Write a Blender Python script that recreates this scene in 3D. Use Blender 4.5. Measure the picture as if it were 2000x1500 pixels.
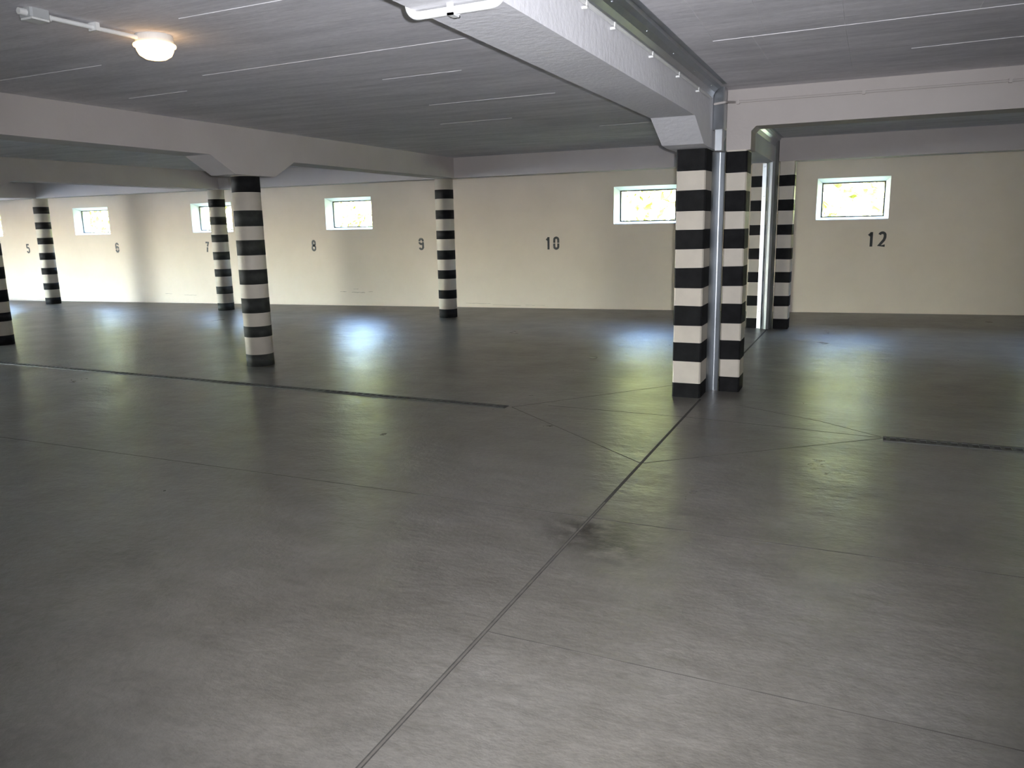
import bpy, bmesh, math, random
from mathutils import Vector, Matrix

for o in list(bpy.data.objects):
    bpy.data.objects.remove(o, do_unlink=True)
scene = bpy.context.scene
C = scene.collection
rnd = random.Random(7)

# ------------------------------------------------------------------ camera
cam_d = bpy.data.cameras.new('camera')
cam_d.sensor_width = 36.0
cam_d.lens = 1535.8 / 2000.0 * 36.0
cam_d.clip_start = 0.05
cam_d.clip_end = 500
cam = bpy.data.objects.new('camera', cam_d)
C.objects.link(cam)
CAM = Vector((0.0, 0.0, 1.6))
yaw, pitch, roll = math.radians(24.15), math.radians(11.42), math.radians(-1.18)
FW = Vector((-math.sin(yaw) * math.cos(pitch), math.cos(yaw) * math.cos(pitch), -math.sin(pitch)))
RT = Vector((math.cos(yaw), math.sin(yaw), 0))
UP = RT.cross(FW)
R2 = RT * math.cos(roll) + UP * math.sin(roll)
U2 = UP * math.cos(roll) - RT * math.sin(roll)
M = Matrix.Identity(4)
for i in range(3):
    M[i][0], M[i][1], M[i][2], M[i][3] = R2[i], U2[i], -FW[i], CAM[i]
cam.matrix_world = M
scene.camera = cam

# ------------------------------------------------------------------ light
w = bpy.data.worlds.new('sky')
scene.world = w
w.use_nodes = True
wn = w.node_tree.nodes
wl = w.node_tree.links
bg = wn['Background']
sky = wn.new('ShaderNodeTexSky')
sky.sky_type = 'NISHITA'
sky.sun_disc = False
sky.sun_elevation = math.radians(52)
sky.sun_rotation = math.radians(155)
sky.dust_density = 1.2
wl.new(sky.outputs[0], bg.inputs['Color'])
bg.inputs['Strength'].default_value = 28.0

sun_d = bpy.data.lights.new('sun', 'SUN')
sun_d.energy = 900.0
sun_d.angle = math.radians(0.6)
sun_d.color = (1.0, 0.93, 0.82)
sun = bpy.data.objects.new('sun', sun_d)
C.objects.link(sun)
sun.rotation_euler = Vector((-0.25, 0.57, -0.80)).to_track_quat('-Z', 'Y').to_euler()

# the flash of the camera, just beside the lens
fl_d = bpy.data.lights.new('camera_flash', 'SPOT')
fl_d.energy = 1180.0
fl_d.color = (0.91, 0.93, 1.0)
fl_d.shadow_soft_size = 0.012
fl_d.spot_size = math.radians(97)
fl_d.spot_blend = 0.85
fl = bpy.data.objects.new('camera_flash', fl_d)
C.objects.link(fl)
fl.location = CAM + R2 * 0.055 + U2 * 0.035
fl.rotation_euler = (FW + U2 * 0.08).to_track_quat('-Z', 'Y').to_euler()

vs = scene.view_settings
vs.view_transform = 'Standard'
vs.look = 'None'
vs.exposure = 0.0
vs.gamma = 1.0
vs.use_curve_mapping = False

# ------------------------------------------------------------------ dimensions
YW = 14.1            # inner face of the window wall
XL, XR = -25.0, 12.0
YB = -9.0
ZC = 2.74            # ceiling
ZB = 2.41            # underside of beams
ZH = 2.22            # underside of haunches / top of paint
# window openings (x0, x1)
WIN = [(-22.40, -21.21), (-18.39, -17.14), (-14.42, -13.20), (-10.61, -9.44),
       (-4.23, -3.07), (-0.79, 0.29), (2.75, 3.85), (6.0, 7.1)]
WZ0, WZ1 = 1.57, 2.24


# ------------------------------------------------------------------ materials
def new_mat(name):
    m = bpy.data.materials.new(name)
    m.use_nodes = True
    nt = m.node_tree
    return m, nt, nt.nodes['Principled BSDF']


def noise(nt, vec, scale, detail=4, rough=0.55):
    n = nt.nodes.new('ShaderNodeTexNoise')
    n.inputs['Scale'].default_value = scale
    n.inputs['Detail'].default_value = detail
    n.inputs['Roughness'].default_value = rough
    nt.links.new(vec, n.inputs['Vector'])
    return n.outputs['Fac']


def ramp(nt, fac, stops):
    r = nt.nodes.new('ShaderNodeValToRGB')
    e = r.color_ramp.elements
    while len(e) < len(stops):
        e.new(0.5)
    for el, (p, c) in zip(e, stops):
        el.position = p
        el.color = (c[0], c[1], c[2], 1)
    nt.links.new(fac, r.inputs['Fac'])
    return r.outputs['Color']


def mixc(nt, fac, a, b, mode='MIX'):
    m = nt.nodes.new('ShaderNodeMix')
    m.data_type = 'RGBA'
    m.blend_type = mode
    for sock, v in ((m.inputs[0], fac), (m.inputs[6], a), (m.inputs[7], b)):
        if hasattr(v, 'links') or hasattr(v, 'is_linked'):
            nt.links.new(v, sock)
        elif isinstance(v, (int, float)):
            sock.default_value = v
        else:
            sock.default_value = (v[0], v[1], v[2], 1)
    return m.outputs[2]


def world_pos(nt, scale=(1, 1, 1)):
    g = nt.nodes.new('ShaderNodeNewGeometry')
    mp = nt.nodes.new('ShaderNodeMapping')
    mp.inputs['Scale'].default_value = scale
    nt.links.new(g.outputs['Position'], mp.inputs['Vector'])
    return mp.outputs['Vector']


def bump(nt, b, height, strength, dist=0.02):
    n = nt.nodes.new('ShaderNodeBump')
    n.inputs['Strength'].default_value = strength
    n.inputs['Distance'].default_value = dist
    nt.links.new(height, n.inputs['Height'])
    nt.links.new(n.outputs['Normal'], b.inputs['Normal'])


def plain(name, col, rough=0.6, metal=0.0, var=0.06, scale=8.0, bumps=0.0, spec=0.5):
    m, nt, b = new_mat(name)
    v = world_pos(nt)
    f = noise(nt, v, scale)
    lo = [max(0, c * (1 - var)) for c in col]
    hi = [min(1, c * (1 + var)) for c in col]
    nt.links.new(ramp(nt, f, [(0.3, lo), (0.7, hi)]), b.inputs['Base Color'])
    b.inputs['Roughness'].default_value = rough
    b.inputs['Metallic'].default_value = metal
    b.inputs['Specular IOR Level'].default_value = spec
    if bumps:
        bump(nt, b, noise(nt, v, scale * 5), bumps)
    return m


def mat_floor():
    m, nt, b = new_mat('floor_concrete')
    v = world_pos(nt)
    big = noise(nt, v, 0.55, 5, 0.6)
    mid = noise(nt, world_pos(nt, (0.8, 1.5, 1)), 3.2, 7, 0.72)
    fine = noise(nt, v, 26, 4, 0.7)
    base = ramp(nt, big, [(0.30, (0.125, 0.113, 0.095)), (0.5, (0.155, 0.143, 0.125)), (0.72, (0.182, 0.172, 0.157))])
    mm = ramp(nt, mid, [(0.3, (0.80, 0.80, 0.79)), (0.7, (1.14, 1.14, 1.15))])
    sp = ramp(nt, fine, [(0.3, (0.86, 0.86, 0.86)), (0.65, (1.08, 1.08, 1.08))])
    col = mixc(nt, 1.0, mixc(nt, 1.0, base, mm, 'MULTIPLY'), sp, 'MULTIPLY')
    # tyre rubber and oil stains
    st = noise(nt, world_pos(nt, (1.3, 0.55, 1)), 1.1, 6, 0.7)
    stm = ramp(nt, st, [(0.52, (0, 0, 0)), (0.90, (0.5, 0.5, 0.5))])
    col = mixc(nt, stm, col, (0.085, 0.078, 0.070))
    # grime where wheels and oil have left their marks
    geo = nt.nodes.new('ShaderNodeNewGeometry')
    for (px, py, rad, amt) in ((-1.27, 3.78, .34, .95), (-1.08, 3.58, .30, .75), (-0.36, 8.45, .38, .6), (0.80, 8.42, .26, .65),
                               (-0.25, 11.5, .45, .5), (0.35, 4.3, .5, .3), (-3.3, 2.6, .3, .3)):
        d = nt.nodes.new('ShaderNodeVectorMath')
        d.operation = 'DISTANCE'
        d.inputs[1].default_value = (px, py, 0)
        nt.links.new(geo.outputs['Position'], d.inputs[0])
        mr = nt.nodes.new('ShaderNodeMapRange')
        mr.inputs['From Min'].default_value = rad
        mr.inputs['From Max'].default_value = rad * .15
        nt.links.new(d.outputs['Value'], mr.inputs['Value'])
        mu = nt.nodes.new('ShaderNodeMath')
        mu.operation = 'MULTIPLY'
        nt.links.new(mr.outputs['Result'], mu.inputs[0])
        nz = ramp(nt, noise(nt, v, 7, 5, .7), [(.36, (0, 0, 0)), (.56, (amt, amt, amt))])
        nt.links.new(nz, mu.inputs[1])
        col = mixc(nt, mu.outputs[0], col, (0.035, 0.03, 0.026))
    nt.links.new(col, b.inputs['Base Color'])
    rg = noise(nt, v, 1.6, 5, 0.65)
    nt.links.new(ramp(nt, rg, [(0.3, (0.27, 0.27, 0.27)), (0.7, (0.37, 0.37, 0.37))]), b.inputs['Roughness'])
    b.inputs['Specular IOR Level'].default_value = 0.5
    hv = noise(nt, world_pos(nt, (1, 1.5, 1)), 2.3, 6, 0.68)
    bump(nt, b, hv, 0.55, 0.024)
    return m


def mat_ceiling():
    m, nt, b = new_mat('ceiling_concrete')
    v = world_pos(nt, (0.55, 5.0, 1))
    f = noise(nt, v, 1.7, 7, 0.7)
    g = noise(nt, world_pos(nt, (1, 5, 1)), 16, 3, 0.6)
    c = ramp(nt, f, [(0.25, (0.64, 0.62, 0.635)), (0.5, (0.80, 0.78, 0.795)), (0.75, (0.93, 0.91, 0.925))])
    c2 = ramp(nt, g, [(0.3, (0.88, 0.88, 0.88)), (0.65, (1.04, 1.04, 1.04))])
    c = mixc(nt, 1.0, c, c2, 'MULTIPLY')
    cloud = noise(nt, world_pos(nt, (0.8, 1.6, 1)), 1.3, 6, 0.65)
    c3 = ramp(nt, cloud, [(0.3, (0.84, 0.84, 0.85)), (0.7, (1.06, 1.05, 1.06))])
    nt.links.new(mixc(nt, 1.0, c, c3, 'MULTIPLY'), b.inputs['Base Color'])
    b.inputs['Roughness'].default_value = 0.85
    bump(nt, b, f, 0.35, 0.01)
    return m


def mat_plaster(name, a, bcol, bs=0.25):
    m, nt, b = new_mat(name)
    v = world_pos(nt)
    f = noise(nt, v, 1.1, 6, 0.6)
    nt.links.new(ramp(nt, f, [(0.3, a), (0.7, bcol)]), b.inputs['Base Color'])
    b.inputs['Roughness'].default_value = 0.8
    bump(nt, b, noise(nt, v, 22, 4, 0.6), bs, 0.008)
    return m


def mat_metal():
    m, nt, b = new_mat('galvanised_steel')
    v = world_pos(nt, (1, 1, 0.4))
    f = noise(nt, v, 8, 3, 0.6)
    nt.links.new(ramp(nt, f, [(0.3, (0.40, 0.42, 0.44)), (0.7, (0.50, 0.52, 0.54))]), b.inputs['Base Color'])
    b.inputs['Metallic'].default_value = 1.0
    nt.links.new(ramp(nt, f, [(0.3, (0.34, 0.34, 0.34)), (0.7, (0.46, 0.46, 0.46))]), b.inputs['Roughness'])
    bump(nt, b, noise(nt, world_pos(nt, (1, 1, 0.35)), 4, 2, 0.5), 0.08, 0.02)
    return m


def mat_glass():
    m = bpy.data.materials.new('window_glass')
    m.use_nodes = True
    nt = m.node_tree
    nt.nodes.clear()
    o = nt.nodes.new('ShaderNodeOutputMaterial')
    t = nt.nodes.new('ShaderNodeBsdfTransparent')
    t.inputs['Color'].default_value = (0.95, 0.97, 0.96, 1)
    g = nt.nodes.new('ShaderNodeBsdfGlossy')
    g.inputs['Roughness'].default_value = 0.02
    lw = nt.nodes.new('ShaderNodeLayerWeight')
    lw.inputs['Blend'].default_value = 0.5
    pw = nt.nodes.new('ShaderNodeMath')
    pw.operation = 'POWER'
    pw.inputs[1].default_value = 5.0
    nt.links.new(lw.outputs['Facing'], pw.inputs[0])
    fr = nt.nodes.new('ShaderNodeMath')
    fr.operation = 'MULTIPLY_ADD'
    fr.inputs[1].default_value = 0.9
    fr.inputs[2].default_value = 0.03
    nt.links.new(pw.outputs[0], fr.inputs[0])
    mx = nt.nodes.new('ShaderNodeMixShader')
    nt.links.new(fr.outputs[0], mx.inputs[0])
    nt.links.new(t.outputs[0], mx.inputs[1])
    nt.links.new(g.outputs[0], mx.inputs[2])
    nt.links.new(mx.outputs[0], o.inputs['Surface'])
    return m


def mat_emit(name, col, strength):
    m, nt, b = new_mat(name)
    v = world_pos(nt)
    f = noise(nt, v, 40)
    c = ramp(nt, f, [(0.3, [x * 0.95 for x in col]), (0.7, col)])
    nt.links.new(c, b.inputs['Base Color'])
    nt.links.new(c, b.inputs['Emission Color'])
    b.inputs['Emission Strength'].default_value = strength
    b.inputs['Roughness'].default_value = 0.35
    return m


def mat_leaf():
    m, nt, b = new_mat('leaf')
    v = world_pos(nt)
    f = noise(nt, v, 3.0, 4)
    nt.links.new(ramp(nt, f, [(0.3, (0.19, 0.20, 0.05)), (0.55, (0.35, 0.35, 0.11)), (0.75, (0.50, 0.48, 0.20))]),
                 b.inputs['Base Color'])
    b.inputs['Roughness'].default_value = 0.6
    return m


MT = {
    'floor': mat_floor(),
    'ceil': mat_ceiling(),
    'wall': mat_plaster('wall_cream_paint', (0.69, 0.595, 0.49), (0.75, 0.65, 0.54)),
    'beam': mat_plaster('beam_white_paint', (0.50, 0.455, 0.43), (0.56, 0.515, 0.485)),
    'beam_raw': mat_plaster('beam_grey_concrete', (0.70, 0.69, 0.71), (0.82, 0.81, 0.83), 0.5),
    'white': plain('column_white_paint', (0.65, 0.59, 0.495), 0.55, 0, 0.05, 6, 0.08),
    'black': plain('black_paint', (0.013, 0.013, 0.0135), 0.7, 0, 0.3, 10, 0.05, 0.12),
    'lit_black': plain('lit_black_paint', (0.040, 0.042, 0.038), 0.7, 0, 0.25, 10, 0.05, 0.15),  # lighter copy of the black: light on the bands put into the colour
    'stencil': plain('stencil_paint', (0.03, 0.03, 0.028), 0.6, 0, 0.4, 30),
    'metal': mat_metal(),
    'dark': plain('joint_dark', (0.055, 0.052, 0.048), 0.8, 0, 0.3, 20),
    'seal': plain('joint_seal', (0.115, 0.104, 0.09), 0.6, 0, 0.15, 20),
    'saw': plain('saw_cut', (0.048, 0.044, 0.039), 0.8, 0, 0.3, 20),
    'cut': plain('thin_saw_cut', (0.075, 0.069, 0.06), 0.8, 0, 0.4, 6),
    'grate': plain('grate_metal', (0.075, 0.073, 0.068), 0.6, 0.3, 0.2, 20),
    'pvc': plain('white_pvc', (0.74, 0.74, 0.72), 0.4, 0, 0.04, 12),
    'greybox': plain('grey_plastic', (0.42, 0.43, 0.43), 0.5, 0, 0.05, 12),
    'ridge': plain('form_ridge', (0.80, 0.78, 0.79), 0.8, 0, 0.2, 9),
    'frame': plain('window_frame_dark', (0.035, 0.037, 0.036), 0.5, 0, 0.2, 12),
    'reveal': plain('reveal_white_paint', (0.84, 0.83, 0.80), 0.6, 0, 0.04, 6),
    'glass': mat_glass(),
    'lamp_glass': mat_emit('lamp_glass', (1.0, 0.62, 0.27), 5.5),
    'leaf': mat_leaf(),
    'grass': plain('grass', (0.22, 0.23, 0.10), 0.8, 0, 0.3, 3),
    'pave': plain('outside_paving', (0.66, 0.62, 0.56), 0.8, 0, 0.1, 2),
    'stain': plain('dirt', (0.36, 0.30, 0.235), 0.9, 0, 0.3, 20),
}


# ------------------------------------------------------------------ mesh helpers
def link(name, bm, mat, parent=None, smooth=False):
    bmesh.ops.recalc_face_normals(bm, faces=bm.faces)
    me = bpy.data.meshes.new(name)
    bm.to_mesh(me)
    bm.free()
    me.materials.append(MT[mat])
    if smooth:
        for p in me.polygons:
            p.use_smooth = True
    o = bpy.data.objects.new(name, me)
    C.objects.link(o)
    o.parent = parent
    return o


def empty(name, loc=(0, 0, 0)):
    o = bpy.data.objects.new(name, None)
    o.empty_display_size = 0.1
    C.objects.link(o)
    o.location = loc
    return o


def tag(o, label=None, cat=None, group=None, kind=None):
    if label:
        o['label'] = label
    if cat:
        o['category'] = cat
    if group:
        o['group'] = group
    if kind:
        o['kind'] = kind
    return o


def box(bm, x0, x1, y0, y1, z0, z1):
    v = [bm.verts.new(p) for p in ((x0, y0, z0), (x1, y0, z0), (x1, y1, z0), (x0, y1, z0),
                                   (x0, y0, z1), (x1, y0, z1), (x1, y1, z1), (x0, y1, z1))]
    for f in ((0, 3, 2, 1), (4, 5, 6, 7), (0, 1, 5, 4), (1, 2, 6, 5), (2, 3, 7, 6), (3, 0, 4, 7)):
        bm.faces.new([v[i] for i in f])


def prism(bm, pts, axis, a, b):
    """polygon pts (2D) extruded along axis from a to b. axis x: pts=(y,z); y: (x,z); z: (x,y)"""
    def P(q, t):
        return {'x': (t, q[0], q[1]), 'y': (q[0], t, q[1]), 'z': (q[0], q[1], t)}[axis]
    A = [bm.verts.new(P(q, a)) for q in pts]
    B = [bm.verts.new(P(q, b)) for q in pts]
    bm.faces.new(A)
    bm.faces.new(B[::-1])
    n = len(pts)
    for i in range(n):
        bm.faces.new((A[i], A[(i + 1) % n], B[(i + 1) % n], B[i]))


def lathe(bm, prof, cx, cy, n=40):
    """prof: list of (r, z); closed at ends when r == 0"""
    rings = []
    for r, z in prof:
        if r == 0:
            rings.append([bm.verts.new((cx, cy, z))])
        else:
            rings.append([bm.verts.new((cx + r * math.cos(2 * math.pi * i / n), cy + r * math.sin(2 * math.pi * i / n), z))
                          for i in range(n)])
    for a, b in zip(rings, rings[1:]):
        for i in range(n):
            j = (i + 1) % n
            if len(a) == 1 and len(b) > 1:
                bm.faces.new((a[0], b[i], b[j]))
            elif len(b) == 1 and len(a) > 1:
                bm.faces.new((a[i], b[0], a[j]))
            elif len(a) > 1:
                bm.faces.new((a[i], b[i], b[j], a[j]))


def tube(bm, pts, r, n=12):
    pts = [Vector(p) for p in pts]
    rings = []
    for k, p in enumerate(pts):
        if k == 0:
            d = pts[1] - p
        elif k == len(pts) - 1:
            d = p - pts[k - 1]
        else:
            d = (pts[k + 1] - p).normalized() + (p - pts[k - 1]).normalized()
        d.normalize()
        ref = Vector((0.31, 0.17, 0.93)) if abs(d.z) < 0.9 else Vector((1, 0.1, 0))
        a = d.cross(ref).normalized()
        b = d.cross(a)
        rings.append((p, a, b))
    vr = []
    pa = None
    for p, a, b in rings:
        if pa is not None:                     # keep the frame from twisting
            d = a.cross(b)
            a = (pa - d * pa.dot(d)).normalized()
            b = d.cross(a)
        pa = a
        vr.append([bm.verts.new(p + (a * math.cos(2 * math.pi * i / n) + b * math.sin(2 * math.pi * i / n)) * r)
                   for i in range(n)])
    for A, B in zip(vr, vr[1:]):
        for i in range(n):
            j = (i + 1) % n
            bm.faces.new((A[i], A[j], B[j], B[i]))
    bm.faces.new(vr[0][::-1])
    bm.faces.new(vr[-1])


def rounded(pts, r, k=5):
    """polyline with rounded corners"""
    pts = [Vector(p) for p in pts]
    out = [pts[0]]
    for a, b, c in zip(pts, pts[1:], pts[2:]):
        d0 = (a - b).normalized() * r
        d1 = (c - b).normalized() * r
        for i in range(k + 1):
            t = i / k
            out.append((b + d0) * (1 - t) ** 2 + b * 2 * t * (1 - t) + (b + d1) * t ** 2)
    out.append(pts[-1])
    return out


# ------------------------------------------------------------------ floor
def floor_z(x, y):
    """the screed rises or falls slightly against the window wall"""
    if y <= 12.9:
        return 0.0
    zw = -0.008 - 0.0 + (x + 8.0) * 0.0098
    return zw * min(1.0, (y - 12.9) / (YW - 12.9))


bm = bmesh.new()
xs = [XL - 0.3 + i * (XR - XL + 0.6) / 36 for i in range(37)]
ys = [YB - 0.3, -4, 0, 4, 8, 12, 12.9, 13.2, 13.5, 13.8, YW, YW + 0.25]
grid = [[bm.verts.new((x, y, floor_z(x, y))) for x in xs] for y in ys]
for j in range(len(ys) - 1):
    for i in range(len(xs) - 1):
        bm.faces.new((grid[j][i], grid[j][i + 1], grid[j + 1][i + 1], grid[j + 1][i]))
low = [[bm.verts.new((x, y, -0.5)) for x in (xs[0], xs[-1])] for y in (ys[0], ys[-1])]
bm.faces.new((low[0][0], low[1][0], low[1][1], low[0][1]))
floor = tag(link('floor', bm, 'floor'), 'grey polished concrete garage floor with saw-cut joints', kind='structure')


def floor_strip(pts, wdt, mat, name='floor_joint', h=0.0012):
    bm = bmesh.new()
    for (xa, ya), (xb, yb) in zip(pts, pts[1:]):
        d = Vector((xb - xa, yb - ya, 0)).normalized()
        n = Vector((-d.y, d.x, 0)) * wdt / 2
        a, b = Vector((xa, ya, 0)), Vector((xb, yb, 0))
        lo = [a - n, b - n, b + n, a + n]
        v0 = [bm.verts.new(p + Vector((0, 0, -0.004))) for p in lo]
        v1 = [bm.verts.new(p + Vector((0, 0, h))) for p in lo]
        bm.faces.new(v1)
        bm.faces.new(v0[::-1])
        for i in range(4):
            j = (i + 1) % 4
            bm.faces.new((v0[i], v0[j], v1[j], v1[i]))
    return link(name, bm, mat, floor)


JX = -1.305
floor_strip([(JX, -8.9), (JX, 7.12)], 0.020, 'saw', 'expansion_joint')
floor_strip([(JX + 0.001, -8.9), (JX + 0.001, 4.2)], 0.009, 'seal', 'joint_sealant', 0.002)
floor_strip([(JX, 7.9), (-1.28, 12.2)], 0.02, 'saw', 'expansion_joint')
for pts in ([(-9.0, 3.94), (JX - .012, 3.94)], [(JX + .012, 3.94), (6.0, 3.90)], [(JX + .012, 2.60), (4.0, 2.48)],
            [(-2.82, 6.27), (JX - .012, 5.03)], [(JX + .012, 5.03), (0.20, 6.24)],
            [(-2.82, 6.27), (-1.62, 7.75)], [(-2.53, 6.43), (JX - .012, 6.41)],
            [(JX + .012, 6.41), (0.19, 6.25)], [(-0.98, 7.0), (-0.25, 6.62), (0.19, 6.27)]):
    floor_strip(pts, 0.0055, 'cut', 'saw_cut')


# ------------------------------------------------------------------ drains
def drain(name, x0, y0, x1, y1, label, pitch_m, wdt=0.105):
    t = tag(empty(name, (x0, y0, 0)), label, 'drain')
    L = math.hypot(x1 - x0, y1 - y0)
    ang = math.atan2(y1 - y0, x1 - x0)
    t.rotation_euler.z = ang
    bm = bmesh.new()
    box(bm, 0, L, -wdt / 2 + .012, wdt / 2 - .012, -0.003, 0.0015)
    link('channel', bm, 'dark', t)
    for s in (-1, 1):
        bm = bmesh.new()
        box(bm, 0, L, s * wdt / 2 - .011, s * wdt / 2 + .011, -0.004, 0.007)
        link('rail', bm, 'grate', t)
    n = int(L / pitch_m)
    bm = bmesh.new()
    box(bm, -pitch_m * 0.2, pitch_m * 0.2, -wdt / 2 + .011, wdt / 2 - .011, 0.001, 0.006)
    first = link('grate_bar', bm, 'grate', t)
    first.location.x = pitch_m / 2
    for i in range(1, n):
        c = first.copy()
        C.objects.link(c)
        c.parent = t
        c.location.x = pitch_m * (i + .5)
    return t


drain('drain_channel', -13.5, 6.50, -2.86, 6.25, 'long dark drain channel across the floor before the round columns', 0.08, 0.075)
drain('drain_channel', 0.20, 6.215, 6.2, 6.17, 'slotted metal drain grate beside the column pair in the bare floor', 0.066)

# ------------------------------------------------------------------ ceiling and beams
bm = bmesh.new()
box(bm, XL - .3, JX + .015, YB - .4, YW + .4, ZC, ZC + 0.3)
ceiling = tag(link('ceiling', bm, 'ceil'), 'grey board-marked concrete ceiling slab', kind='structure')
bm = bmesh.new()
box(bm, JX + .075, XR + .3, YB - .4, YW + .4, ZC, ZC + 0.3)
link('slab', bm, 'ceil', ceiling)
bm = bmesh.new()
box(bm, JX + .015, JX + .075, YB - .4, YW + .4, ZC + .1, ZC + .3)
link('joint_filler', bm, 'dark', ceiling)


def ridge(x0, y0, x1, y1, wd=0.0045):
    bm = bmesh.new()
    d = Vector((x1 - x0, y1 - y0, 0)).normalized()
    n = Vector((-d.y, d.x, 0)) * wd / 2
    a, b = Vector((x0, y0, ZC)), Vector((x1, y1, ZC))
    lo = [a - n, b - n, b + n, a + n]
    v0 = [bm.verts.new(p + Vector((0, 0, .002))) for p in lo]
    mid = [bm.verts.new(p + Vector((0, 0, -.003))) for p in (a, b)]
    bm.faces.new((v0[0], v0[1], mid[1], mid[0]))
    bm.faces.new((v0[2], v0[3], mid[0], mid[1]))
    bm.faces.new(v0)
    bm.faces.new((v0[0], mid[0], v0[3]))
    bm.faces.new((v0[1], v0[2], mid[1]))
    link('form_ridge', bm, 'ridge', ceiling)


for seg in ((-3.5, 3.47, -1.75, 3.42), (-3.55, 5.555, -2.84, 5.53), (-6.4, 4.15, -4.9, 4.12), (-4.6, 4.74, -1.7, 4.60),
            (-3.9, 6.9, -2.6, 6.86), (-2.3, 6.3, -1.7, 6.28), (-4.5, 8.2, -3.6, 8.17), (-5.9, 5.2, -5.2, 5.17),
            (-3.3, 2.6, -1.9, 2.57), (-3.0, 9.4, -2.2, 9.38),
            (-0.99, 5.49, 1.3, 5.38), (-0.63, 4.4, -0.65, 5.42), (-0.196, 4.5, -0.2, 5.40), (-0.742, 5.50, -0.73, 6.6),
            (-0.2, 5.42, -0.187, 6.9), (0.5, 4.7, 0.5, 5.4), (-0.95, 4.4, -0.98, 5.47), (0.2, 6.4, 1.2, 6.33)):
    ridge(*seg)


def beam(name, bm, mat, label):
    return tag(link(name, bm, mat), label, 'beam', 'concrete ceiling beams', 'structure')


def haunch_profile(y0, y1, cols):
    """side view (y, z) of a beam along Y with haunches below it at the given y"""
    pts = [(y0, ZC + .02), (y0, ZB)]
    for c in cols:
        pts += [(c - 0.70, ZB), (c - 0.34, ZH), (c + 0.32, ZH), (c + 0.68, ZB)]
    pts += [(y1, ZB), (y1, ZC + .02)]
    return pts


BEAMS = [(-6.68, 'white painted concrete beam over the two nearest round columns'),
         (-11.93, 'second painted beam, over the round column cut by the picture edge'),
         (-17.30, 'farthest painted beam, over the brightly lit round column')]
for bx, lab in BEAMS:
    bm = bmesh.new()
    prism(bm, haunch_profile(YB, 12.26, [2.2 - 0.0, 7.40]), 'x', bx - .18, bx + .18)
    beam('ceiling_beam', bm, 'beam', lab)
bm = bmesh.new()
pts = [(YB, ZC + .02), (YB, ZB), (6.44, ZB), (6.84, ZH + .01), (7.02, ZH), (7.62, ZH), (8.0, ZB), (12.26, ZB), (12.26, ZC + .02)]
prism(bm, pts, 'x', -1.632, -1.282)
beam('ceiling_beam', bm, 'beam_raw', 'grey concrete beam with a splayed haunch beside the metal joint strip')
# beams along the window side and the beam carried by the square column
bm = bmesh.new()
box(bm, XL, -1.282, 12.26, 12.58, ZB, ZC + .02)
beam('ceiling_beam', bm, 'beam', 'long cream edge beam above the far row of round columns')
bm = bmesh.new()
box(bm, -1.222, XR, 12.26, 12.58, ZB + .01, ZC + .02)
beam('ceiling_beam', bm, 'beam', 'far cross beam above the number 12 bay')
bm = bmesh.new()
prism(bm, [(-1.215, ZC + .02), (-1.215, ZH), (-1.0, ZH), (-1.0, ZB - .03), (-0.96, ZB + .01), (XR, ZB + .01), (XR, ZC + .02)], 'y', 7.55, 7.85)
beam('ceiling_beam', bm, 'beam', 'near cross beam running off from the square striped column with a thin conduit')

# ------------------------------------------------------------------ walls
WT = 0.40


def wall_xz(name, y0, y1, x0, x1, holes, z0, z1, label, splay=None):
    """wall in the xz plane from y0 (inner) to y1 with rectangular holes (xa, xb, za, zb)"""
    bm = bmesh.new()
    cuts = sorted(holes)
    x = x0
    for xa, xb, za, zb in cuts:
        box(bm, x, xa, y0, y1, z0, z1)
        if za > z0:
            box(bm, xa, xb, y0, y1, z0, za)
        box(bm, xa, xb, y0, y1, zb, z1)
        x = xb
    box(bm, x, x1, y0, y1, z0, z1)
    bmesh.ops.remove_doubles(bm, verts=bm.verts, dist=1e-5)
    return tag(link(name, bm, 'wall'), label, kind='structure')


wall_back = wall_xz('wall_back', YW, YW + WT, XL - .3, XR + .3,
                    [(a, b, WZ0, WZ1) for a, b in WIN], -0.4, ZC + .02,
                    'cream painted wall with small high windows and stencilled bay numbers')
bm = bmesh.new()
box(bm, XL - .3, XR + .3, YB - .3, YB, -0.4, ZC + .02)
tag(link('wall_front', bm, 'wall'), 'plain painted long wall opposite the windows', kind='structure')
# end wall with the open vehicle entrance
EY0, EY1, EZ = -0.2, 6.4, 2.40
bm = bmesh.new()
box(bm, XL - .3, XL, YB, EY0, -0.4, ZC + .02)
box(bm, XL - .3, XL, EY1, YW, -0.4, ZC + .02)
box(bm, XL - .3, XL, EY0, EY1, EZ, ZC + .02)
box(bm, XL - .3, XL, EY0, EY1, -0.4, -0.002)
tag(link('wall_left', bm, 'wall'), 'painted end wall with the open vehicle entrance', kind='structure')
bm = bmesh.new()
box(bm, XR, XR + .3, YB, YW, -0.4, ZC + .02)
tag(link('wall_right', bm, 'wall'), 'plain painted end wall', kind='structure')

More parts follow.
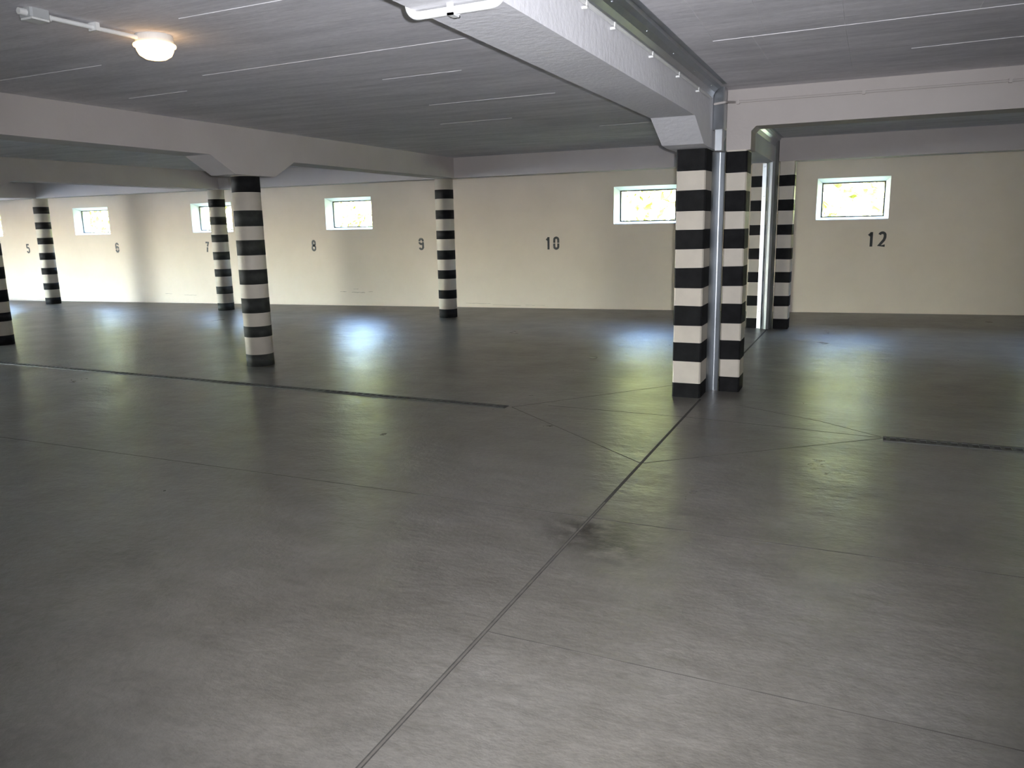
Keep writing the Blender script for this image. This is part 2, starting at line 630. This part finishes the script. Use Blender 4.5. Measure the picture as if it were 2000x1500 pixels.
# windows: splayed plaster reveal, thin dark frame, pane
INS, DEP = 0.065, 0.19
WLAB = ['bright window cut by the picture edge beside number 5', 'bright window beside number 6', 'bright window half hidden by a striped column above number 7',
        'glaring window beside number 8', 'glaring window touching the square striped column', 'bright window above number 12',
        'bright window beyond number 12', 'bright window beyond number 12, farther along']
for k, (a, b) in enumerate(WIN):
    t = tag(empty('window_%d' % (k + 1), (a, YW, WZ0)), WLAB[k], kind='structure')
    W_, H_ = b - a, WZ1 - WZ0
    # reveal: four wedge pieces (local coordinates, y into the wall)
    bm = bmesh.new()
    prism(bm, [(0, 0), (INS, DEP), (INS, WT), (0, WT)], 'z', 0, H_)
    prism(bm, [(W_, 0), (W_, WT), (W_ - INS, WT), (W_ - INS, DEP)], 'z', 0, H_)
    prism(bm, [(0, H_), (DEP, H_ - INS), (WT, H_ - INS), (WT, H_)], 'x', 0, W_)
    link('reveal', bm, 'reveal', t)
    bm = bmesh.new()
    prism(bm, [(0, 0), (WT, 0), (WT, INS * .6), (DEP, INS * .75), (0.02, INS * .3), (0, INS * .2)], 'x', 0, W_)
    link('window_sill', bm, 'reveal', t)
    g = 0.02
    x0, x1, z0, z1 = INS, W_ - INS, INS * .75, H_ - INS
    bm = bmesh.new()
    box(bm, x0, x0 + g, DEP, DEP + .04, z0, z1)
    box(bm, x1 - g, x1, DEP, DEP + .04, z0, z1)
    box(bm, x0 + g, x1 - g, DEP, DEP + .04, z0, z0 + g)
    box(bm, x0 + g, x1 - g, DEP, DEP + .04, z1 - g, z1)
    link('window_frame', bm, 'frame', t)
    bm = bmesh.new()
    box(bm, x0 + g, x1 - g, DEP + .018, DEP + .022, z0 + g, z1 - g)
    link('pane', bm, 'glass', t)

# portals help the daylight find its way in
def portal(x, y, z, sx, sy, dx, dy):
    d = bpy.data.lights.new('daylight_portal', 'AREA')
    d.shape = 'RECTANGLE'
    d.size, d.size_y = sx, sy
    d.cycles.is_portal = True
    o = bpy.data.objects.new('daylight_portal', d)
    C.objects.link(o)
    o.location = (x, y, z)
    o.rotation_euler = Vector((dx, dy, 0)).to_track_quat('-Z', 'Z').to_euler()


for a, b in WIN:
    portal((a + b) / 2, YW + WT + .01, (WZ0 + WZ1) / 2, b - a, WZ1 - WZ0, 0, -1)
portal(XL - .32, (EY0 + EY1) / 2, EZ / 2, EY1 - EY0, EZ, 1, 0)


# ------------------------------------------------------------------ stencilled numbers (parts of the wall)
def arc(cx, cz, rx, rz, a0, a1, n=10):
    return [(cx + rx * math.cos(math.radians(a0 + (a1 - a0) * i / n)), cz + rz * math.sin(math.radians(a0 + (a1 - a0) * i / n))) for i in range(n + 1)]


DW, DH, ST = 0.122, 0.245, 0.041     # outer digit width and height, stroke
rx = (DW - ST) / 2
T, B = DH / 2 - ST / 2, -DH / 2 + ST / 2
STROKES = {
    '0': [arc(0, T - rx, rx, rx, 180, 0) + [(rx, .006)], [(-rx, .006)] + [(-rx, T - rx)],
          arc(0, B + rx, rx, rx, -180, 0) + [(rx, -.006)], [(-rx, -.006), (-rx, B + rx)]],
    '1': [[(-.03, T - .045), (.008, T - .005)], [(.008, T + .012), (.008, B - .014)]],
    '2': [arc(0, T - rx, rx, rx, 165, 0) + [(rx, .03), (rx * .7, -.01), (-rx, B), (rx + .004, B)]],
    '5': [[(rx, T), (-rx, T), (-rx, .012)], [(-rx + .005, .018)] + arc(0, -.012, rx, .034, 100, 0, 6) + [(rx, B + rx)] + arc(0, B + rx, rx, rx, 0, -180)],
    '6': [[(rx, T - .04)] + arc(0, T - rx, rx, rx, 0, 180) + [(-rx, -.028)], arc(0, -.012, rx, .03, 150, 10, 6) + [(rx, -.028)],
          [(-rx, -.042), (-rx, B + rx)] + arc(0, B + rx, rx, rx, 180, 360) + [(rx, -.042)]],
    '7': [[(-rx, T), (rx, T), (rx * .2, .01)], [(rx * .15, -.005), (-rx * .25, B - .014)]],
    '8': [arc(0, .052, rx * .9, T - .052, 0, 360, 18), arc(0, -.052, rx, T - .052, 0, 360, 18)],
    '9': [arc(0, T - rx, rx, rx, 180, 95), arc(0, T - rx, rx, rx, 85, 0) + [(rx, .05)], [(-rx, T - rx), (-rx, .055)],
          [(-rx, .04)] + arc(0, .036, rx, .036, 180, 300, 8), [(rx, .038), (rx, B + rx)] + arc(0, B + rx, rx, rx, 0, -165)],
}


def digit(bm, ch, x0, z0):
    for s in STROKES[ch]:
        P = [Vector((p[0], 0, p[1])) for p in s]
        L, Rr = [], []
        for i, p in enumerate(P):
            d = (P[min(i + 1, len(P) - 1)] - P[max(i - 1, 0)])
            if d.length < 1e-6:
                d = Vector((1, 0, 0))
            d.normalize()
            n = Vector((-d.z, 0, d.x)) * ST / 2
            k = 1.0
            if 0 < i < len(P) - 1:
                e = (P[i] - P[i - 1]).normalized()
                k = min(1.35, 1 / max(0.6, abs(Vector((-e.z, 0, e.x)).dot(n.normalized()))))
            L.append(p + n * k)
            Rr.append(p - n * k)
        for i in range(len(P) - 1):
            q = [L[i], L[i + 1], Rr[i + 1], Rr[i]]
            f = [bm.verts.new((x0 + p.x, YW - .0025, z0 + p.z)) for p in q]
            g = [bm.verts.new((x0 + p.x, YW + .002, z0 + p.z)) for p in q]
            try:
                bm.faces.new(f)
                for a_ in range(4):
                    b_ = (a_ + 1) % 4
                    bm.faces.new((f[a_], f[b_], g[b_], g[a_]))
            except ValueError:
                pass


for txt, x, z in (('5', -20.27, 1.25), ('6', -16.96, 1.25), ('7', -14.02, 1.245), ('8', -10.97, 1.25), ('9', -8.28, 1.26),
                  ('10', -5.43, 1.25), ('12', 0.14, 1.26)):
    bm = bmesh.new()
    for i, ch in enumerate(txt):
        digit(bm, ch, x + (i - (len(txt) - 1) / 2) * 0.165, z)
    o = link('painted_number', bm, 'stencil', wall_back)
    o['label'] = 'black stencilled bay number ' + txt

# scuffs and hairline cracks low on the wall
for (x0, z0, L, h) in ((-10.35, .27, .16, .012), (-10.05, .26, .34, .014), (-9.62, .28, .10, .010), (-14.9, .12, .4, .008), (-15.5, .14, .22, .008),
                       (-7.3, .085, .55, .007), (-6.7, .06, .6, .006), (-6.0, .07, .4, .006), (-10.0, .33, .12, .008), (-12.9, .09, .3, .007)):
    bm = bmesh.new()
    n = 7
    up = [(x0 + L * i / n, z0 + rnd.uniform(-.004, .004)) for i in range(n + 1)]
    lo = [(x, z - h * rnd.uniform(.4, 1.0)) for x, z in up]
    prism(bm, up + lo[::-1], 'y', YW - .0012, YW + .002)
    link('scuff_mark', bm, 'stain', wall_back)

# ------------------------------------------------------------------ columns
BANDS_R = [(0, .142), (.345, .487), (.665, .825), (1.0, 1.165), (1.35, 1.51), (1.69, 1.855), (2.05, 2.21)]
BANDS_NEAR = [(0, .142), (.352, .480), (.639, .814), (.976, 1.149), (1.315, 1.490), (1.648, 1.828), (2.034, 2.213)]
BANDS_FAR = [(0, .15), (.338, .490), (.689, .842), (1.028, 1.188), (1.382, 1.530), (1.727, 1.882), (2.074, 2.228)]
BANDS_NL = [(0, .135), (.336, .513), (.669, .848), (1.011, 1.191), (1.356, 1.529), (1.690, 1.869), (2.036, 2.222)]
BANDS_NR = [(0, .144), (.312, .493), (.653, .840), (1.002, 1.186), (1.345, 1.526), (1.682, 1.865), (2.023, 2.212)]


def round_column(x, y, top, bands, label, lit_black=False):
    t = tag(empty('round_column', (x, y, 0)), label, 'column', 'striped concrete columns', 'thing')
    bm = bmesh.new()
    lathe(bm, [(0, 0), (.16, 0), (.16, top), (0, top)], 0, 0, 48)
    link('shaft', bm, 'white', t, True)
    for s in t.children:
        for p in s.data.polygons:
            p.use_smooth = abs(p.normal.z) < .5
    for z0, z1 in bands:
        bm = bmesh.new()
        lathe(bm, [(.158, z0), (.1617, z0), (.1617, z1), (.158, z1), (.158, z0)], 0, 0, 48)
        o = link('black_band', bm, 'lit_black' if lit_black and z0 < 2.0 else 'black', t)  # lower bands get the black with light painted in, top band stays plain
        for p in o.data.polygons:
            p.use_smooth = abs(p.normal.z) < .5
    return t


round_column(-6.65, 7.37, ZH, BANDS_NEAR, 'nearest round column, striped black and white, under a splayed beam haunch', True)
round_column(-6.82, 12.47, ZB, BANDS_FAR, 'round black and white striped column beside number 9')
round_column(-12.04, 12.47, ZB, BANDS_FAR, 'round striped column standing before the window by number 7', True)
round_column(-17.48, 12.60, ZB, BANDS_FAR, 'round striped column between numbers 5 and 6')
round_column(-11.77, 7.58, ZH, BANDS_NEAR, 'round striped column cut off by the picture edge')


def square_column(x0, x1, y0, y1, top, bands, label):
    cx, cy = (x0 + x1) / 2, (y0 + y1) / 2
    t = tag(empty('square_column', (cx, cy, 0)), label, 'column', 'striped concrete columns', 'thing')
    hx, hy = (x1 - x0) / 2, (y1 - y0) / 2
    c = 0.012

    def oct_(e):
        X, Y = hx + e, hy + e
        return [(-X + c, -Y), (X - c, -Y), (X, -Y + c), (X, Y - c), (X - c, Y), (-X + c, Y), (-X, Y - c), (-X, -Y + c)]
    bm = bmesh.new()
    prism(bm, oct_(0), 'z', 0, top)
    link('shaft', bm, 'white', t)
    for z0, z1 in bands:
        bm = bmesh.new()
        prism(bm, oct_(.0016), 'z', z0, z1)
        # slightly uneven hand-painted edge
        for v in bm.verts:
            if z0 > 0:
                v.co.z += rnd.uniform(-.003, .003)
        link('black_band', bm, 'black', t)
    return t


square_column(-1.575, -1.320, 7.16, 7.53, ZH + .003, BANDS_NL, 'square striped column standing nearest of the pair at the joint')
square_column(-1.212, -1.026, 7.54, 7.82, ZH + .003, BANDS_NR, 'square striped column carrying the near cross beam, behind its twin')
square_column(-1.60, -1.40, 12.29, 12.55, ZB, BANDS_FAR, 'far square striped column half hidden behind the near column pair')
square_column(-1.212, -1.0, 12.29, 12.55, ZB + .012, BANDS_FAR, 'far square striped column standing clear, on the side of number 12')


# ------------------------------------------------------------------ metal covers of the expansion joint
def sheet(bm, pts, axis, a, b, th=0.0025):
    """thin folded sheet: open polyline pts extruded along axis"""
    P = [Vector((p[0], p[1])) for p in pts]
    off = []
    for i in range(len(P)):
        d = P[min(i + 1, len(P) - 1)] - P[max(i - 1, 0)]
        d.normalize()
        off.append(P[i] + Vector((-d.y, d.x)) * th)
    prism(bm, [tuple(p) for p in P] + [tuple(p) for p in off[::-1]], axis, a, b)


t = tag(empty('joint_cover', (-1.26, 7.5, 0)), 'galvanised metal strip covering the joint between the near square columns and along the ceiling', 'joint cover')
def at(o, parent):
    o.location = -parent.location
    return o

bm = bmesh.new()
# post cover: flange on the column side, ridge, face
sheet(bm, [(-1.316, 7.45), (-1.306, 7.47), (-1.270, 7.56), (-1.262, 7.562), (-1.226, 7.537), (-1.220, 7.528), (-1.215, 7.534)], 'z', 0.0, 2.21)
at(link('upright_cover', bm, 'metal', t), t)
bm = bmesh.new()
sheet(bm, [(-1.278, 7.30), (-1.278, 7.200), (-1.270, 7.188), (-1.19, 7.160), (-1.180, 7.166), (-1.178, 7.30)], 'z', 2.37, 2.715)
at(link('head_plate', bm, 'metal', t), t)
bm = bmesh.new()
sheet(bm, [(-1.262, 7.30), (-1.258, 7.22), (-1.20, 7.22), (-1.196, 7.30)], 'z', 2.20, 2.40)
at(link('neck_plate', bm, 'metal', t), t)
bm = bmesh.new()
sheet(bm, [(-1.279, 2.625), (-1.276, 2.645), (-1.262, 2.675), (-1.235, 2.700), (-1.205, 2.715), (-1.200, 2.737), (-1.165, 2.737)], 'y', -8.8, 7.17)
at(link('ceiling_cover', bm, 'metal', t), t)
for yy in [0.6 + .7 * i for i in range(10)]:
    bm = bmesh.new()
    lathe(bm, [(0, 2.688), (.006, 2.688), (.006, 2.70), (0, 2.70)], -1.245, yy, 10)
    at(link('screw', bm, 'metal', t), t)

t = tag(empty('joint_cover', (-1.30, 12.25, 0)), 'shiny galvanised metal strip between the far square columns', 'joint cover')
bm = bmesh.new()
sheet(bm, [(-1.445, 12.283), (-1.436, 12.276), (-1.388, 12.240), (-1.380, 12.242), (-1.375, 12.27)], 'z', 0.0, 2.40)
at(link('narrow_cover', bm, 'metal', t), t)
bm = bmesh.new()
sheet(bm, [(-1.372, 12.285), (-1.362, 12.240), (-1.335, 12.205), (-1.30, 12.190), (-1.265, 12.205), (-1.235, 12.240), (-1.222, 12.285)], 'z', 0.0, 2.70)
at(link('wide_cover', bm, 'metal', t), t)
bm = bmesh.new()
sheet(bm, [(-1.279, 2.625), (-1.262, 2.675), (-1.235, 2.700), (-1.205, 2.715), (-1.200, 2.737), (-1.165, 2.737)], 'y', 7.87, 12.20)
at(link('ceiling_cover', bm, 'metal', t), t)
for zz in [0.25 + .42 * i for i in range(6)]:
    bm = bmesh.new()
    box(bm, -1.42, -1.405, 12.243, 12.258, zz, zz + .012)
    at(link('screw', bm, 'metal', t), t)

bm = bmesh.new()
sheet(bm, [(-1.235, 14.098), (-1.225, 14.07), (-1.19, 14.06), (-1.155, 14.068), (-1.145, 14.098)], 'z', 0.03, 2.73)
tag(link('joint_cover', bm, 'metal'), 'narrow metal strip running up the window wall beyond the far square columns', 'joint cover')

# ------------------------------------------------------------------ conduits
t = tag(empty('conduit', (-1.27, 5, 2.6)), 'thin white conduit clipped along the grey beam beside the metal strip', 'conduit')
bm = bmesh.new()
tube(bm, [(-1.268, -8.5, 2.600), (-1.268, 7.02, 2.612)], 0.011)
at(link('pipe', bm, 'pvc', t), t)
for yy in (1.2, 2.4, 3.05, 3.75, 4.20, 5.0, 5.75, 6.45):
    bm = bmesh.new()
    box(bm, -1.281, -1.254, yy - .012, yy + .012, 2.580, 2.592)
    box(bm, -1.260, -1.254, yy - .012, yy + .012, 2.590, 2.615)
    at(link('clip', bm, 'pvc', t), t)

t = tag(empty('conduit', (0, 7.53, 2.63)), 'thin pale conduit along the near cross beam', 'conduit')
bm = bmesh.new()
tube(bm, rounded([(-1.262, 7.142, 2.575), (-1.17, 7.142, 2.585), (-1.15, 7.535, 2.632), (XR - .1, 7.535, 2.618)], .015), 0.010)
at(link('pipe', bm, 'beam', t), t)
for xx in (-1.12, -.1, 0.95, 2.0, 3.0):
    bm = bmesh.new()
    box(bm, xx - .012, xx + .012, 7.521, 7.5495, 2.614, 2.646)
    at(link('clip', bm, 'beam', t), t)

t = tag(empty('conduit', (-1.46, 2.79, 2.39)), 'white pipe wrapping under the grey beam near the top edge', 'conduit')
bm = bmesh.new()
tube(bm, rounded([(-1.655, 2.80, ZC - .002), (-1.655, 2.80, 2.388), (-1.256, 2.785, 2.388), (-1.256, 2.785, 2.585)], .05, 7), 0.0155, 14)
at(link('pipe', bm, 'pvc', t), t)
bm = bmesh.new()
box(bm, -1.475, -1.450, 2.768, 2.828, 2.368, 2.376)
box(bm, -1.475, -1.450, 2.768, 2.776, 2.368, 2.412)
box(bm, -1.475, -1.450, 2.820, 2.828, 2.368, 2.412)
at(link('clip', bm, 'pvc', t), t)

t = tag(empty('conduit', (-3.99, 3.3, 2.72)), 'pale pipe on the ceiling leading to the glowing lamp', 'conduit')
bm = bmesh.new()
tube(bm, [(-3.99, 3.07, 2.715), (-3.955, 3.585, 2.715)], 0.0125)
at(link('pipe', bm, 'pvc', t), t)
bm = bmesh.new()
box(bm, -4.005, -3.945, 3.31, 3.335, 2.698, 2.742)
at(link('clip', bm, 'pvc', t), t)

t = tag(empty('junction_box', (-4.01, 3.0, ZC)), 'small grey junction box on the ceiling at the end of the lamp pipe', 'junction box')
bm = bmesh.new()
prism(bm, [(-.05, -.045), (-.04, -.055), (.04, -.055), (.05, -.045), (.05, .045), (.04, .055), (-.04, .055), (-.05, .045)], 'z', -.045, 0.002)
link('body', bm, 'greybox', t)
bm = bmesh.new()
box(bm, -.043, .043, -.048, .048, -.055, -.044)
link('lid', bm, 'pvc', t)
for yy in (-.075, .06):
    bm = bmesh.new()
    tube(bm, [(.01, yy - .02, -.025), (.012, yy + .02, -.025)], .017)
    link('gland', bm, 'pvc', t)

# ------------------------------------------------------------------ ceiling lamp
t = tag(empty('ceiling_lamp', (-3.93, 3.69, ZC)), 'round bulkhead lamp glowing warm on the ceiling', 'lamp')
bm = bmesh.new()
lathe(bm, [(0, .002), (.128, .002), (.134, -.01), (.134, -.052), (.128, -.058), (0, -.058)], 0, 0, 40)
link('base', bm, 'pvc', t, False).scale = (.80, .80, .86)
bm = bmesh.new()
lathe(bm, [(.120, -.056), (.147, -.058), (.150, -.066), (.147, -.074), (.133, -.078), (.128, -.10), (.112, -.128), (.075, -.150), (.035, -.158), (0, -.160)], 0, 0, 40)
link('glass', bm, 'lamp_glass', t, True).scale = (.80, .80, .86)

# ------------------------------------------------------------------ outside
bm = bmesh.new()
box(bm, XL - .3, 40, YW + WT + .02, 60, 1.0, 1.40)
tag(link('lawn', bm, 'grass'), 'sunlit green ground outside the windows', kind='structure')
bm = bmesh.new()
box(bm, -70, XL - .31, -50, YW + .2, -0.5, -0.01)
tag(link('ground_outside', bm, 'pave'), 'sunlit paving outside the entrance', kind='structure')

# shrubs: many leaves, one object
bm = bmesh.new()
lr = random.Random(3)
for i in range(30000):
    x = lr.uniform(-52, 20)
    hh = 2.9 + .5 * math.sin(x * .55 + .6) + .4 * math.sin(x * 1.37)
    y = 19.6 + .7 * math.sin(x * .31) + lr.gauss(0, .5)
    z = 1.42 + (lr.random() ** .9) * hh
    s = lr.uniform(.12, .26)
    n = Vector((lr.gauss(0, .7), -1.0 + lr.gauss(0, .5), lr.gauss(.5, .6))).normalized()
    a = n.cross(Vector((lr.gauss(0, 1), lr.gauss(0, 1), lr.gauss(0, 1)))).normalized() * s
    b = n.cross(a).normalized() * s * .55
    c = Vector((x, y, z))
    q = [bm.verts.new(p) for p in (c - a, c - b + n * s * .12, c + a, c + b + n * s * .12)]
    bm.faces.new(q)
me = bpy.data.meshes.new('shrub_foliage')
bm.to_mesh(me)
bm.free()
me.materials.append(MT['leaf'])
o = bpy.data.objects.new('foliage', me)
C.objects.link(o)
tag(o, 'sunlit green shrubbery glimpsed outside the windows', 'foliage', kind='stuff')
